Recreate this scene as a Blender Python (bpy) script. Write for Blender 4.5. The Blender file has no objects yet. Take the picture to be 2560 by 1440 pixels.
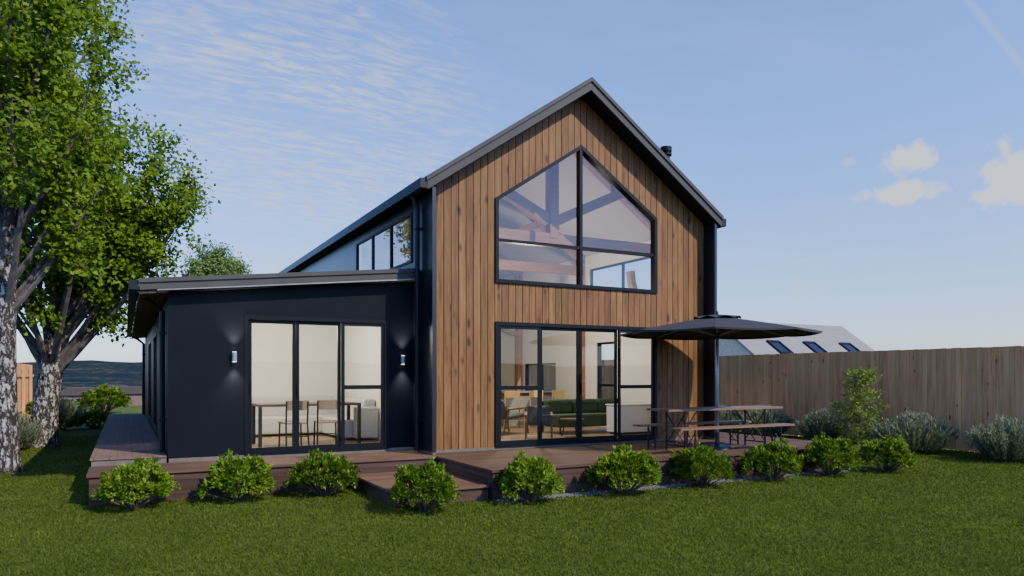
import bpy, bmesh, math, random
import numpy as np
from mathutils import Vector, Matrix
R = math.radians
random.seed(7); rng = np.random.default_rng(7)
sc = bpy.context.scene; COL = sc.collection
ORG = {}

# ---------------------------------------------------------------- helpers
class MB:
    def __init__(s): s.v = []; s.f = []
    def box(s, x0, x1, y0, y1, z0, z1):
        b = len(s.v)
        s.v += [(x0,y0,z0),(x1,y0,z0),(x1,y1,z0),(x0,y1,z0),(x0,y0,z1),(x1,y0,z1),(x1,y1,z1),(x0,y1,z1)]
        s.f += [tuple(b+i for i in q) for q in ((0,3,2,1),(4,5,6,7),(0,1,5,4),(1,2,6,5),(2,3,7,6),(3,0,4,7))]
        return s
    def bar(s, p0, p1, w, h, up=(0,0,1)):
        a = Vector(p0); c = Vector(p1); d = (c-a).normalized(); u = Vector(up)
        if abs(d.dot(u)) > .995: u = Vector((0,1,0))
        sd = d.cross(u).normalized(); u2 = sd.cross(d).normalized()
        b = len(s.v)
        for p in (a, c):
            for i, j in ((-1,-1),(1,-1),(1,1),(-1,1)):
                s.v.append(tuple(p + sd*(i*w/2) + u2*(j*h/2)))
        s.f += [tuple(b+i for i in q) for q in ((0,3,2,1),(4,5,6,7),(0,1,5,4),(1,2,6,5),(2,3,7,6),(3,0,4,7))]
        return s
    def tube(s, pts, rad, n=8):
        pts = [Vector(p) for p in pts]; b = len(s.v); m = len(pts)
        if not hasattr(rad, '__len__'): rad = [rad]*m
        ref = None
        for i, p in enumerate(pts):
            t = (pts[min(i+1,m-1)] - pts[max(i-1,0)]).normalized()
            if ref is None:
                ref = t.orthogonal().normalized()
            e1 = (ref - t*ref.dot(t))
            e1 = e1.normalized() if e1.length > 1e-6 else t.orthogonal().normalized()
            ref = e1; e2 = t.cross(e1)
            for k in range(n):
                a = 2*math.pi*k/n
                s.v.append(tuple(p + (e1*math.cos(a) + e2*math.sin(a))*rad[i]))
        for i in range(m-1):
            for k in range(n):
                k2 = (k+1) % n
                s.f.append((b+i*n+k, b+i*n+k2, b+(i+1)*n+k2, b+(i+1)*n+k))
        s.f.append(tuple(b+k for k in range(n))[::-1]); s.f.append(tuple(b+(m-1)*n+k for k in range(n)))
        return s
    def prism(s, poly, y0, y1):
        b = len(s.v); n = len(poly)
        s.v += [(x,y0,z) for x,z in poly] + [(x,y1,z) for x,z in poly]
        s.f.append(tuple(b+i for i in range(n))); s.f.append(tuple(b+n+i for i in range(n))[::-1])
        for i in range(n):
            j = (i+1) % n
            s.f.append((b+i, b+n+i, b+n+j, b+j))
        return s
    def poly(s, pts):
        b = len(s.v); s.v += [tuple(p) for p in pts]; s.f.append(tuple(range(b, b+len(pts)))); return s
    def wall(s, axis, c0, c1, a0, a1, z0, z1, holes=()):
        ed = sorted({a0, a1, *[h[0] for h in holes], *[h[1] for h in holes]})
        for p, q in zip(ed[:-1], ed[1:]):
            if q <= a0 or p >= a1: continue
            cuts = sorted((h[2], h[3]) for h in holes if h[0] <= p+1e-6 and h[1] >= q-1e-6)
            z = z0
            for lo, hi in cuts + [(z1, z1)]:
                if lo > z + 1e-5:
                    if axis == 'x': s.box(p, q, c0, c1, z, lo)
                    else: s.box(c0, c1, p, q, z, lo)
                z = max(z, hi)
        return s
    def build(s, name, mat, parent=None, smooth=False, label=None, bevel=0):
        o0 = ORG.get(parent, Vector((0,0,0))) if parent else Vector((0,0,0))
        me = bpy.data.meshes.new(name)
        me.from_pydata([(v[0]-o0.x, v[1]-o0.y, v[2]-o0.z) for v in s.v], [], s.f)
        bm = bmesh.new(); bm.from_mesh(me)
        bmesh.ops.recalc_face_normals(bm, faces=bm.faces)
        bm.to_mesh(me); bm.free()
        if smooth:
            me.polygons.foreach_set('use_smooth', [True]*len(me.polygons))
        me.materials.append(mat)
        o = bpy.data.objects.new(name, me); COL.objects.link(o)
        if bevel:
            md = o.modifiers.new('bevel', 'BEVEL'); md.width = bevel; md.segments = 3; md.limit_method = 'ANGLE'
        if parent: o.parent = parent; ORG[o] = o0
        if label: o['label'] = label
        return o

def tag(o, label, cat, group=None):
    o['label'] = label; o['category'] = cat
    if group: o['group'] = group
    return o
def thing(name, label, cat, loc=(0,0,0), rz=0, group=None, local=False):
    o = bpy.data.objects.new(name, None); COL.objects.link(o)
    o.location = loc; o.rotation_euler = (0,0,rz); o.empty_display_size = .2
    tag(o, label, cat, group)
    ORG[o] = Vector((0,0,0)) if local else Vector(loc)
    return o
def struct(o, kind='structure'):
    o['kind'] = kind; return o
def copy_tree(o, parent=None):
    c = o.copy(); COL.objects.link(c)
    if parent: c.parent = parent
    for ch in list(o.children): copy_tree(ch, c)
    return c
def dup(o, loc, rz, label, scale=None, group=None):
    c = copy_tree(o); c.location = loc; c.rotation_euler = (0,0,rz); c['label'] = label
    if scale: c.scale = scale if hasattr(scale,'__len__') else (scale,)*3
    if group: c['group'] = group
    return c

# ---------------------------------------------------------------- materials
def newmat(name):
    m = bpy.data.materials.new(name); m.use_nodes = True
    return m, m.node_tree, m.node_tree.nodes['Principled BSDF']
def sock(nt, inp, v):
    if isinstance(v, bpy.types.NodeSocket): nt.links.new(v, inp)
    else: inp.default_value = v
def mth(nt, op, a, b=None, c=None, clamp=False):
    n = nt.nodes.new('ShaderNodeMath'); n.operation = op; n.use_clamp = clamp
    sock(nt, n.inputs[0], a)
    if b is not None: sock(nt, n.inputs[1], b)
    if c is not None: sock(nt, n.inputs[2], c)
    return n.outputs[0]
def vmth(nt, op, a, b=None):
    n = nt.nodes.new('ShaderNodeVectorMath'); n.operation = op
    sock(nt, n.inputs[0], a)
    if b is not None: sock(nt, n.inputs[1], b)
    return n.outputs['Value'] if op in ('DOT_PRODUCT','LENGTH') else n.outputs[0]
def noise(nt, vec, scale=5, detail=4, rough=.55, dist=0):
    n = nt.nodes.new('ShaderNodeTexNoise')
    if vec is not None: nt.links.new(vec, n.inputs['Vector'])
    n.inputs['Scale'].default_value = scale; n.inputs['Detail'].default_value = detail
    n.inputs['Roughness'].default_value = rough; n.inputs['Distortion'].default_value = dist
    return n.outputs['Fac']
def ramp(nt, fac, stops):
    n = nt.nodes.new('ShaderNodeValToRGB'); cr = n.color_ramp
    while len(cr.elements) < len(stops): cr.elements.new(.5)
    for e, (p, c) in zip(cr.elements, stops):
        e.position = p; e.color = (*c, 1) if len(c) == 3 else c
    nt.links.new(fac, n.inputs['Fac']); return n.outputs['Color']
def mixc(nt, fac, a, b, mode='MIX'):
    n = nt.nodes.new('ShaderNodeMix'); n.data_type = 'RGBA'; n.blend_type = mode
    sock(nt, n.inputs[0], fac)
    for i, v in ((6, a), (7, b)):
        if isinstance(v, bpy.types.NodeSocket): nt.links.new(v, n.inputs[i])
        else: n.inputs[i].default_value = (*v, 1)
    return n.outputs[2]
def objvec(nt, scale=(1,1,1)):
    t = nt.nodes.new('ShaderNodeTexCoord')
    if tuple(scale) == (1,1,1): return t.outputs['Object']
    return vmth(nt, 'MULTIPLY', t.outputs['Object'], scale)
def bumpit(nt, b, h, strength, dist=.01):
    n = nt.nodes.new('ShaderNodeBump'); n.inputs['Strength'].default_value = strength; n.inputs['Distance'].default_value = dist
    nt.links.new(h, n.inputs['Height']); nt.links.new(n.outputs[0], b.inputs['Normal'])
def smap(nt, v, lo, hi, o0=0, o1=1):
    n = nt.nodes.new('ShaderNodeMapRange'); n.interpolation_type = 'SMOOTHSTEP'
    sock(nt, n.inputs[0], v)
    for i, x in enumerate((lo, hi, o0, o1)): n.inputs[i+1].default_value = x
    return n.outputs[0]
def simple(name, c1, c2=None, scale=6, sc3=(1,1,1), rough=.6, bump=0, spec=.5, metal=0, detail=5):
    m, nt, b = newmat(name)
    c2 = c2 or tuple(x*.75 for x in c1)
    v = objvec(nt, sc3); f = noise(nt, v, scale, detail)
    nt.links.new(ramp(nt, f, [(.3, c2), (.7, c1)]), b.inputs['Base Color'])
    b.inputs['Roughness'].default_value = rough; b.inputs['Metallic'].default_value = metal
    b.inputs['Specular IOR Level'].default_value = spec
    if bump: bumpit(nt, b, f, bump)
    return m
def boards(name, across, width, along, stops, rough=.6, var=.5, gap=0, bump=.3, grain=26, knots=0, spec=.3, streak=0):
    m, nt, b = newmat(name)
    tc = nt.nodes.new('ShaderNodeTexCoord'); sp = nt.nodes.new('ShaderNodeSeparateXYZ')
    nt.links.new(tc.outputs['Object'], sp.inputs[0])
    ac = mth(nt, 'DIVIDE', sp.outputs[across], width); idx = mth(nt, 'FLOOR', ac)
    wn = nt.nodes.new('ShaderNodeTexWhiteNoise'); wn.noise_dimensions = '1D'; nt.links.new(idx, wn.inputs['W'])
    rv = wn.outputs['Value']
    s = [grain]*3; s[along] = 1.1
    v = vmth(nt, 'MULTIPLY', tc.outputs['Object'], tuple(s))
    cb = nt.nodes.new('ShaderNodeCombineXYZ'); nt.links.new(mth(nt,'MULTIPLY',rv,57.3), cb.inputs[along]); 
    v = vmth(nt, 'ADD', v, cb.outputs[0])
    f = noise(nt, v, 1.0, 6, .62, .6)
    s2 = [6]*3; s2[along] = .7
    v2 = vmth(nt, 'ADD', vmth(nt, 'MULTIPLY', tc.outputs['Object'], tuple(s2)), cb.outputs[0])
    f2 = noise(nt, v2, 1.0, 3, .5, .3)
    fm = mth(nt, 'ADD', mth(nt, 'MULTIPLY', f, .6), mth(nt, 'MULTIPLY', f2, .4))
    col = ramp(nt, fm, stops)
    k = mth(nt, 'ADD', mth(nt, 'MULTIPLY', rv, var), 1-var/2)
    hs = nt.nodes.new('ShaderNodeHueSaturation'); nt.links.new(col, hs.inputs['Color']); nt.links.new(k, hs.inputs['Value'])
    wn2 = nt.nodes.new('ShaderNodeTexWhiteNoise'); wn2.noise_dimensions = '1D'; nt.links.new(mth(nt,'ADD',idx,91.7), wn2.inputs['W'])
    nt.links.new(mth(nt, 'ADD', mth(nt, 'MULTIPLY', wn2.outputs['Value'], .014), .493), hs.inputs['Hue'])
    col = hs.outputs['Color']
    if streak:
        s4 = [55]*3; s4[along] = 2.6
        v4 = vmth(nt, 'ADD', vmth(nt, 'MULTIPLY', tc.outputs['Object'], tuple(s4)), cb.outputs[0])
        f4 = noise(nt, v4, 1.0, 4, .7, 1.2)
        s5 = [3.1]*3; s5[along] = .9
        f5 = noise(nt, vmth(nt, 'ADD', vmth(nt, 'MULTIPLY', tc.outputs['Object'], tuple(s5)), cb.outputs[0]), 1.0, 4, .6)
        kk = mth(nt, 'MULTIPLY', smap(nt, f4, .48, .70), smap(nt, f5, .34, .62))
        col = mixc(nt, mth(nt, 'MULTIPLY', kk, streak), col, (.040,.018,.007))
    if knots:
        s3 = [4.6]*3; s3[along] = 1.7; s3[3-across-along] = .01
        vo = nt.nodes.new('ShaderNodeTexVoronoi'); vo.inputs['Scale'].default_value = 1
        nv = nt.nodes.new('ShaderNodeTexNoise'); nv.inputs['Scale'].default_value = 9; nt.links.new(tc.outputs['Object'], nv.inputs['Vector'])
        vv = vmth(nt, 'ADD', vmth(nt, 'MULTIPLY', tc.outputs['Object'], tuple(s3)), cb.outputs[0])
        vv = vmth(nt, 'ADD', vv, vmth(nt, 'MULTIPLY', nv.outputs['Color'], (.12,.12,.12)))
        nt.links.new(vv, vo.inputs['Vector'])
        kf = smap(nt, vo.outputs['Distance'], .06*knots, .22*knots, .92, 0)
        col = mixc(nt, kf, col, (.036,.016,.008))
    if gap:
        fr = mth(nt, 'FRACT', ac)
        g = mth(nt, 'LESS_THAN', fr, gap)
        col = mixc(nt, mth(nt, 'MULTIPLY', g, .85), col, (.012,.009,.007))
    nt.links.new(col, b.inputs['Base Color']); b.inputs['Roughness'].default_value = rough
    b.inputs['Specular IOR Level'].default_value = spec
    if bump: bumpit(nt, b, fm, bump)
    return m
def leafmat(name, stops, trans=.35, tcol=(.26,.36,.03)):
    m, nt, b = newmat(name); nt.nodes.remove(b)
    out = nt.nodes['Material Output']
    at = nt.nodes.new('ShaderNodeAttribute'); at.attribute_name = 'rnd'
    col = ramp(nt, at.outputs['Fac'], stops)
    d = nt.nodes.new('ShaderNodeBsdfDiffuse'); t = nt.nodes.new('ShaderNodeBsdfTranslucent')
    nt.links.new(col, d.inputs[0])
    nt.links.new(mixc(nt, .35, col, tcol), t.inputs[0])
    mx = nt.nodes.new('ShaderNodeMixShader'); mx.inputs[0].default_value = trans
    nt.links.new(d.outputs[0], mx.inputs[1]); nt.links.new(t.outputs[0], mx.inputs[2])
    nt.links.new(mx.outputs[0], out.inputs['Surface'])
    return m
def glassmat(name, tint=(.93,.95,.95), base=.05, graz=.75):
    m, nt, b = newmat(name); nt.nodes.remove(b); out = nt.nodes['Material Output']
    lw = nt.nodes.new('ShaderNodeLayerWeight'); lw.inputs['Blend'].default_value = .5
    f = mth(nt, 'ADD', mth(nt, 'MULTIPLY', mth(nt, 'POWER', lw.outputs['Facing'], 4.0), graz), base, clamp=True)
    tr = nt.nodes.new('ShaderNodeBsdfTransparent'); tr.inputs[0].default_value = (*tint, 1)
    gl = nt.nodes.new('ShaderNodeBsdfGlossy'); gl.inputs['Roughness'].default_value = .0
    mx = nt.nodes.new('ShaderNodeMixShader'); nt.links.new(f, mx.inputs[0])
    nt.links.new(tr.outputs[0], mx.inputs[1]); nt.links.new(gl.outputs[0], mx.inputs[2])
    nt.links.new(mx.outputs[0], out.inputs['Surface'])
    return m
def emit(name, col, s):
    m, nt, b = newmat(name)
    b.inputs['Base Color'].default_value = (*col,1); b.inputs['Emission Color'].default_value = (*col,1); b.inputs['Emission Strength'].default_value = s
    return m

NBW = 13
BW = 3.6342/(2*NBW)
M = {}
M['cedar'] = boards('cedar', 0, BW, 2, [(.28,(.055,.023,.0065)),(.42,(.152,.064,.017)),(.57,(.235,.109,.031)),(.76,(.33,.175,.060))], var=.28, knots=1, bump=.55, streak=.9, grain=34)
M['dark'] = simple('dark_cladding', (.0075,.0095,.0165), (.006,.008,.014), 2, rough=.35, spec=.5)
M['wing'] = simple('wing_cladding', (.0080,.0088,.0125), (.0065,.0072,.0105), 2, rough=.5, spec=.1)
M['darkin'] = simple('dark_backing', (.006,.006,.006), rough=.8)
M['black'] = simple('black_metal', (.005,.005,.006), (.004,.004,.005), 8, rough=.45, spec=.2)
M['fascia'] = simple('grey_fascia', (.080,.070,.067), (.066,.058,.056), 3, rough=.6, spec=.15)
M['roof'] = simple('roof_metal', (.018,.017,.018), (.014,.013,.014), 3, rough=.5, spec=.25)
M['gutter'] = simple('gutter_metal', (.010,.010,.012), (.008,.008,.010), 3, rough=.45, spec=.3)
M['trim'] = simple('pale_trim', (.30,.285,.27), rough=.6)
M['conc'] = simple('concrete', (.16,.125,.095), (.11,.088,.068), 9, rough=.85, bump=.15)
M['soffit'] = boards('timber_soffit', 0, .12, 1, [(.3,(.09,.045,.022)),(.7,(.22,.12,.06))], gap=.06)
M['cream'] = simple('cream_plaster', (.78,.76,.68), (.75,.73,.65), 3, rough=.85)
M['ceil'] = simple('pale_ceiling', (.46,.425,.405), (.42,.385,.37), 2, rough=.9)
M['floor'] = boards('oak_floor', 1, .16, 0, [(.3,(.20,.12,.06)),(.7,(.38,.26,.14))], rough=.4, gap=.03, bump=.1, spec=.5)
M['beam'] = boards('truss_timber', 2, .6, 0, [(.3,(.25,.128,.080)),(.7,(.40,.225,.145))], var=.2, bump=.1, spec=.05)
M['glass'] = glassmat('window_glass', base=.05)
M['glass_up'] = glassmat('gable_glass', tint=(.90,.87,.86), base=.075, graz=.6)
M['glass_side'] = glassmat('clerestory_glass', tint=(.85,.86,.88), base=.25, graz=.9)
M['glass_dark'] = glassmat('dark_glass', tint=(.35,.37,.4), base=.1)
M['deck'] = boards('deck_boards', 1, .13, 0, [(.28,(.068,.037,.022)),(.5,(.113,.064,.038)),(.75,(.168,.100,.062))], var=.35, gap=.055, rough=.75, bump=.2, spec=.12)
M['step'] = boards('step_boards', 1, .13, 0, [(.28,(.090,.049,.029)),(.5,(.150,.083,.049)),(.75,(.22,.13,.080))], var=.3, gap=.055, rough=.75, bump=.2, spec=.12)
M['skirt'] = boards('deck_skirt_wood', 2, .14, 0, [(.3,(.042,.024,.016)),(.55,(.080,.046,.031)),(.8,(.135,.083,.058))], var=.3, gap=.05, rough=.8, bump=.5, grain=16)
M['fence'] = boards('fence_wood', 1, .115, 2, [(.28,(.44,.19,.07)),(.5,(.74,.365,.145)),(.75,(.85,.47,.22))], var=.26, rough=.85, knots=.6, bump=.3, spec=.05)
M['tablewood'] = boards('table_wood', 1, .2, 0, [(.3,(.14,.075,.04)),(.7,(.27,.16,.09))], var=.3, rough=.5, bump=.1)
M['darkwood'] = boards('dark_table_wood', 1, .3, 0, [(.3,(.07,.042,.028)),(.7,(.14,.085,.055))], var=.2, rough=.5, bump=.05)
M['chairwood'] = simple('chair_tan', (.26,.185,.115), (.21,.148,.092), 8, rough=.6, spec=.2)
M['yellowwood'] = boards('yellow_wood', 0, .5, 2, [(.3,(.42,.27,.09)),(.7,(.58,.40,.16))], var=.2, bump=.05)
M['greysteel'] = simple('grey_lamp_metal', (.30,.31,.33), (.27,.28,.30), rough=.4, metal=.3)
M['darksteel'] = simple('dark_steel', (.015,.015,.017), rough=.4, metal=.2)
M['canopy'] = simple('parasol_fabric', (.050,.046,.047), (.042,.039,.040), 12, rough=.85, bump=.05, spec=.2)
M['whitefab'] = simple('pale_fabric', (.56,.54,.51), (.49,.47,.44), 20, rough=.95, bump=.05)
M['greenfab'] = simple('green_fabric', (.048,.074,.024), (.036,.056,.018), 18, rough=.9)
M['greyfab'] = simple('grey_fabric', (.10,.095,.09), rough=.9)
M['island'] = simple('stone_grey', (.22,.2,.18), (.17,.155,.14), 4, rough=.5)
M['whitecab'] = simple('white_lacquer', (.7,.69,.67), (.67,.66,.64), rough=.5)
M['lamp'] = emit('lamp_glow', (1,.93,.8), 8)

# pavers
m, nt, b = newmat('paving_bricks')
br = nt.nodes.new('ShaderNodeTexBrick'); nt.links.new(objvec(nt), br.inputs['Vector'])
br.inputs['Color1'].default_value = (.25,.145,.10,1); br.inputs['Color2'].default_value = (.165,.095,.068,1); br.inputs['Mortar'].default_value = (.04,.03,.025,1)
br.inputs['Scale'].default_value = 1; br.inputs['Brick Width'].default_value = .2; br.inputs['Row Height'].default_value = .1; br.inputs['Mortar Size'].default_value = .008
nt.links.new(mixc(nt, .3, br.outputs['Color'], ramp(nt, noise(nt, objvec(nt), 8, 5), [(.3,(.11,.065,.047)),(.7,(.29,.18,.135))])), b.inputs['Base Color'])
b.inputs['Roughness'].default_value = .9; b.inputs['Specular IOR Level'].default_value = .15; M['paver'] = m
# lawn base
m, nt, b = newmat('lawn_base')
v = objvec(nt); f = noise(nt, v, 1.1, 6, .65); f2 = noise(nt, v, 60, 3, .7)
fm = mth(nt, 'ADD', mth(nt, 'MULTIPLY', f, .45), mth(nt, 'MULTIPLY', f2, .55))
nt.links.new(ramp(nt, fm, [(.3,(.038,.056,.009)),(.5,(.088,.122,.020)),(.7,(.152,.192,.038))]), b.inputs['Base Color'])
b.inputs['Roughness'].default_value = .95; b.inputs['Specular IOR Level'].default_value = .05
bumpit(nt, b, f2, .8, .03); M['lawn'] = m
# terrain
m, nt, b = newmat('far_land')
v = objvec(nt, (.03,.05,.3)); f = noise(nt, v, 1, 10, .78)
f2 = noise(nt, objvec(nt, (.25,.12,1)), 1, 6, .7)
fm = mth(nt, 'ADD', mth(nt, 'MULTIPLY', f, .6), mth(nt, 'MULTIPLY', f2, .4))
nt.links.new(ramp(nt, fm, [(.34,(.008,.015,.025)),(.46,(.018,.031,.042)),(.53,(.026,.042,.036)),(.59,(.10,.075,.055)),(.64,(.02,.034,.032))]), b.inputs['Base Color'])
b.inputs['Roughness'].default_value = 1; b.inputs['Specular IOR Level'].default_value = 0; M['land'] = m
M['gravel'] = simple('gravel_grey', (.22,.21,.20), (.08,.076,.072), 70, rough=.9, bump=.5)
M['grass'] = leafmat('grass_blades', [(0,(.028,.042,.007)),(.25,(.076,.106,.016)),(.55,(.150,.195,.030)),(.85,(.22,.265,.052)),(1,(.31,.31,.11))], trans=.3, tcol=(.26,.34,.03))
M['leaf_birch'] = leafmat('birch_leaves', [(0,(.05,.10,.010)),(.5,(.13,.215,.024)),(1,(.26,.36,.05))], trans=.42)
M['leaf_shrub'] = leafmat('shrub_leaves', [(0,(.045,.09,.009)),(.5,(.13,.22,.022)),(1,(.25,.36,.045))], trans=.3, tcol=(.22,.36,.03))
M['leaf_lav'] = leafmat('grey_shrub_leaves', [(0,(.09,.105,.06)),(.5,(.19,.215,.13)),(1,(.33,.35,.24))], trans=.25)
M['leaf_far'] = leafmat('far_tree_leaves', [(0,(.08,.14,.04)),(.5,(.16,.24,.07)),(1,(.26,.34,.12))], trans=.35)
M['leaf_sap'] = leafmat('sapling_leaves', [(0,(.13,.19,.03)),(1,(.32,.41,.10))], trans=.35)
M['twig'] = simple('twig_bark', (.12,.09,.065), rough=.9)
# birch bark
m, nt, b = newmat('birch_bark')
v = objvec(nt, (8,8,3.6)); vo = nt.nodes.new('ShaderNodeTexVoronoi'); vo.feature = 'DISTANCE_TO_EDGE'
nz = nt.nodes.new('ShaderNodeTexNoise'); nz.inputs['Scale'].default_value = 2.2; nz.inputs['Detail'].default_value = 6; nt.links.new(v, nz.inputs['Vector'])
vv = vmth(nt, 'ADD', v, vmth(nt, 'MULTIPLY', nz.outputs['Color'], (1.6,1.6,1.6))); nt.links.new(vv, vo.inputs['Vector'])
vo.inputs['Scale'].default_value = 1.1
crk = smap(nt, mth(nt, 'ADD', vo.outputs['Distance'], mth(nt, 'MULTIPLY', mth(nt, 'SUBTRACT', nz.outputs['Fac'], .5), .6)), .04, .27)
f = noise(nt, objvec(nt, (9,9,26)), 1, 5, .6)
col = mixc(nt, crk, (.038,.030,.025), ramp(nt, f, [(.35,(.23,.20,.175)),(.62,(.48,.445,.41))]))
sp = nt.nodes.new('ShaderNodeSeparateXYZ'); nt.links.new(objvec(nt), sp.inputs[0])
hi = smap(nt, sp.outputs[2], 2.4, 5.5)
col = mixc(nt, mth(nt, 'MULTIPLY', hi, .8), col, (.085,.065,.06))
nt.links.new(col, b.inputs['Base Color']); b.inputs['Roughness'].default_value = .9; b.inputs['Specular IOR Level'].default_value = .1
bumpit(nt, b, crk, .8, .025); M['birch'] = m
M['branch'] = simple('birch_branch', (.15,.12,.108), (.065,.051,.046), 9, rough=.9)

# ---------------------------------------------------------------- numpy foliage
def leaves(name, P, A, NRM, L, W, rnd, mat, parent, fold=.25, tri=False):
    n = len(P)
    A = A/np.linalg.norm(A, axis=1, keepdims=True)
    B = np.cross(A, NRM); B /= (np.linalg.norm(B, axis=1, keepdims=True)+1e-9)
    Nn = np.cross(B, A)
    L = L[:,None]; W = W[:,None]
    if tri:
        V = np.stack([P - B*W*.5, P + B*W*.5, P + A*L], 1); k = 3
        rv = np.stack([rnd*.3, rnd*.3, rnd], 1).reshape(-1)  # blade feet coloured darker than tips, painting in shade for depth
    else:
        mid = P + A*L*.45 - Nn*W*fold
        V = np.stack([P, mid - B*W*.5, P + A*L, mid + B*W*.5], 1); k = 4
        rv = np.repeat(rnd, 4)
    me = bpy.data.meshes.new(name)
    me.vertices.add(n*k); me.vertices.foreach_set('co', V.reshape(-1).astype(np.float32))
    me.loops.add(n*k); me.loops.foreach_set('vertex_index', np.arange(n*k, dtype=np.int32))
    me.polygons.add(n); me.polygons.foreach_set('loop_start', np.arange(0, n*k, k, dtype=np.int32))
    me.polygons.foreach_set('loop_total', np.full(n, k, dtype=np.int32))
    at = me.attributes.new('rnd', 'FLOAT', 'POINT'); at.data.foreach_set('value', rv.astype(np.float32))
    me.update(calc_edges=True); me.materials.append(mat)
    o = bpy.data.objects.new(name, me); COL.objects.link(o)
    if parent: o.parent = parent; ORG[o] = Vector((0,0,0))
    return o
def rdir(n):
    v = rng.normal(size=(n,3)); return v/np.linalg.norm(v, axis=1, keepdims=True)

# ---------------------------------------------------------------- camera
cam = bpy.data.cameras.new('camera'); co = bpy.data.objects.new('camera', cam); COL.objects.link(co)
co.location = (0,0,1.73); co.rotation_euler = (R(90),0,R(-28))
cam.sensor_width = 36; cam.lens = 36*1820/2560; cam.shift_y = 220/2560; cam.clip_end = 4000; cam.clip_start = .05
sc.camera = co
CR = Vector((.883,-.4695,0)); CF = Vector((.4695,.883,0))

# ---------------------------------------------------------------- light & world
S = Vector((.57,-1.03,1.0)).normalized()
sun = bpy.data.lights.new('sun', 'SUN'); sun.energy = 5.0; sun.angle = R(.53); sun.color = (1,.91,.76)
so = bpy.data.objects.new('sun', sun); COL.objects.link(so); so.rotation_euler = S.to_track_quat('Z','Y').to_euler(); so.location = (20,-30,30)
w = bpy.data.worlds.new('World'); sc.world = w; w.use_nodes = True; nt = w.node_tree
bg = nt.nodes['Background']; sky = nt.nodes.new('ShaderNodeTexSky'); sky.sky_type = 'NISHITA'; sky.sun_disc = False
sky.sun_elevation = math.asin(S.z); sky.sun_rotation = math.atan2(S.x, S.y)
sky.air_density = 1.0; sky.dust_density = .5; sky.ozone_density = 1.5
tc = nt.nodes.new('ShaderNodeTexCoord'); D = tc.outputs['Generated']
sp = nt.nodes.new('ShaderNodeSeparateXYZ'); nt.links.new(D, sp.inputs[0])
dz = mth(nt, 'ADD', mth(nt, 'MAXIMUM', sp.outputs[2], .0), .12)
cb = nt.nodes.new('ShaderNodeCombineXYZ')
nt.links.new(mth(nt,'DIVIDE',sp.outputs[0],dz), cb.inputs[0]); nt.links.new(mth(nt,'DIVIDE',sp.outputs[1],dz), cb.inputs[1])
mp = nt.nodes.new('ShaderNodeMapping'); nt.links.new(cb.outputs[0], mp.inputs[0])
mp.inputs['Rotation'].default_value = (0,0,R(14)); mp.inputs['Scale'].default_value = (4.5,15,1)
rip = noise(nt, mp.outputs[0], 2.4, 5, .58, .7)
mp2 = nt.nodes.new('ShaderNodeMapping'); nt.links.new(cb.outputs[0], mp2.inputs[0])
mp2.inputs['Rotation'].default_value = (0,0,R(14)); mp2.inputs['Scale'].default_value = (.8,2.2,1)
brd = noise(nt, mp2.outputs[0], 1.0, 5, .6, .4)
def ndir(px, py):
    v = CR*(px-1280) + CF*1820 + Vector((0,0,940-py)); return v.normalized()
def region(c, r0, r1):
    return smap(nt, vmth(nt, 'DOT_PRODUCT', D, tuple(c)), math.cos(r1), math.cos(r0))
cir = mth(nt, 'MULTIPLY', smap(nt, rip, .36, .70), smap(nt, brd, .28, .58))
cir = mth(nt, 'MULTIPLY', cir, region(ndir(680,440), R(4), R(20)))
cir = mth(nt, 'MULTIPLY', cir, .75)
thin = mth(nt, 'MULTIPLY', smap(nt, brd, .42, .75), .12)
cl = mth(nt, 'MAXIMUM', cir, thin)
puff = noise(nt, D, 28, 8, .6, .2)
for px, py, rr, hh in ((2258,400,.036,1.5),(2262,480,.052,3.0),(2575,440,.056,1.4),(2495,482,.030,2.4),(2030,720,.03,3.0),(2120,405,.012,1.5)):
    c = ndir(px, py)
    df = vmth(nt, 'MULTIPLY', vmth(nt, 'SUBTRACT', D, tuple(c)), (1,1,hh))
    q = mth(nt, 'DIVIDE', vmth(nt, 'LENGTH', df), rr)
    e = mth(nt, 'ADD', mth(nt, 'SUBTRACT', 1.0, q), mth(nt, 'MULTIPLY', mth(nt, 'SUBTRACT', puff, .5), 2.1))
    amp = 1.0 if py < 600 and px > 2200 else .3
    cl = mth(nt, 'MAXIMUM', cl, smap(nt, e, .02, .42, 0, amp))
a = ndir(2420,0); c = ndir(2560,170); nn = a.cross(c).normalized()
ds = mth(nt, 'ABSOLUTE', vmth(nt, 'DOT_PRODUCT', D, tuple(nn)))
cl = mth(nt, 'MAXIMUM', cl, mth(nt, 'MULTIPLY', smap(nt, ds, .0, .007, .2, 0), region(ndir(2500,90), R(4), R(16))))
low = smap(nt, sp.outputs[2], .0, .36)
tint = mixc(nt, low, (1.20,1.38,1.98), (1.05,1.53,2.80))
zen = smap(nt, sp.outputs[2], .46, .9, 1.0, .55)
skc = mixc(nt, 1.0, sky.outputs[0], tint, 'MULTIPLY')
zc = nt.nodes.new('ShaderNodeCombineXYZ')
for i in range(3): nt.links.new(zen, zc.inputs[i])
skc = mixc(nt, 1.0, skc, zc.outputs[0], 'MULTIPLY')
cc = mixc(nt, low, (6.6,7.0,7.9), (6.3,6.8,7.8))
fin = mixc(nt, cl, skc, cc)
nt.links.new(fin, bg.inputs['Color']); bg.inputs['Strength'].default_value = .15

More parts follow.
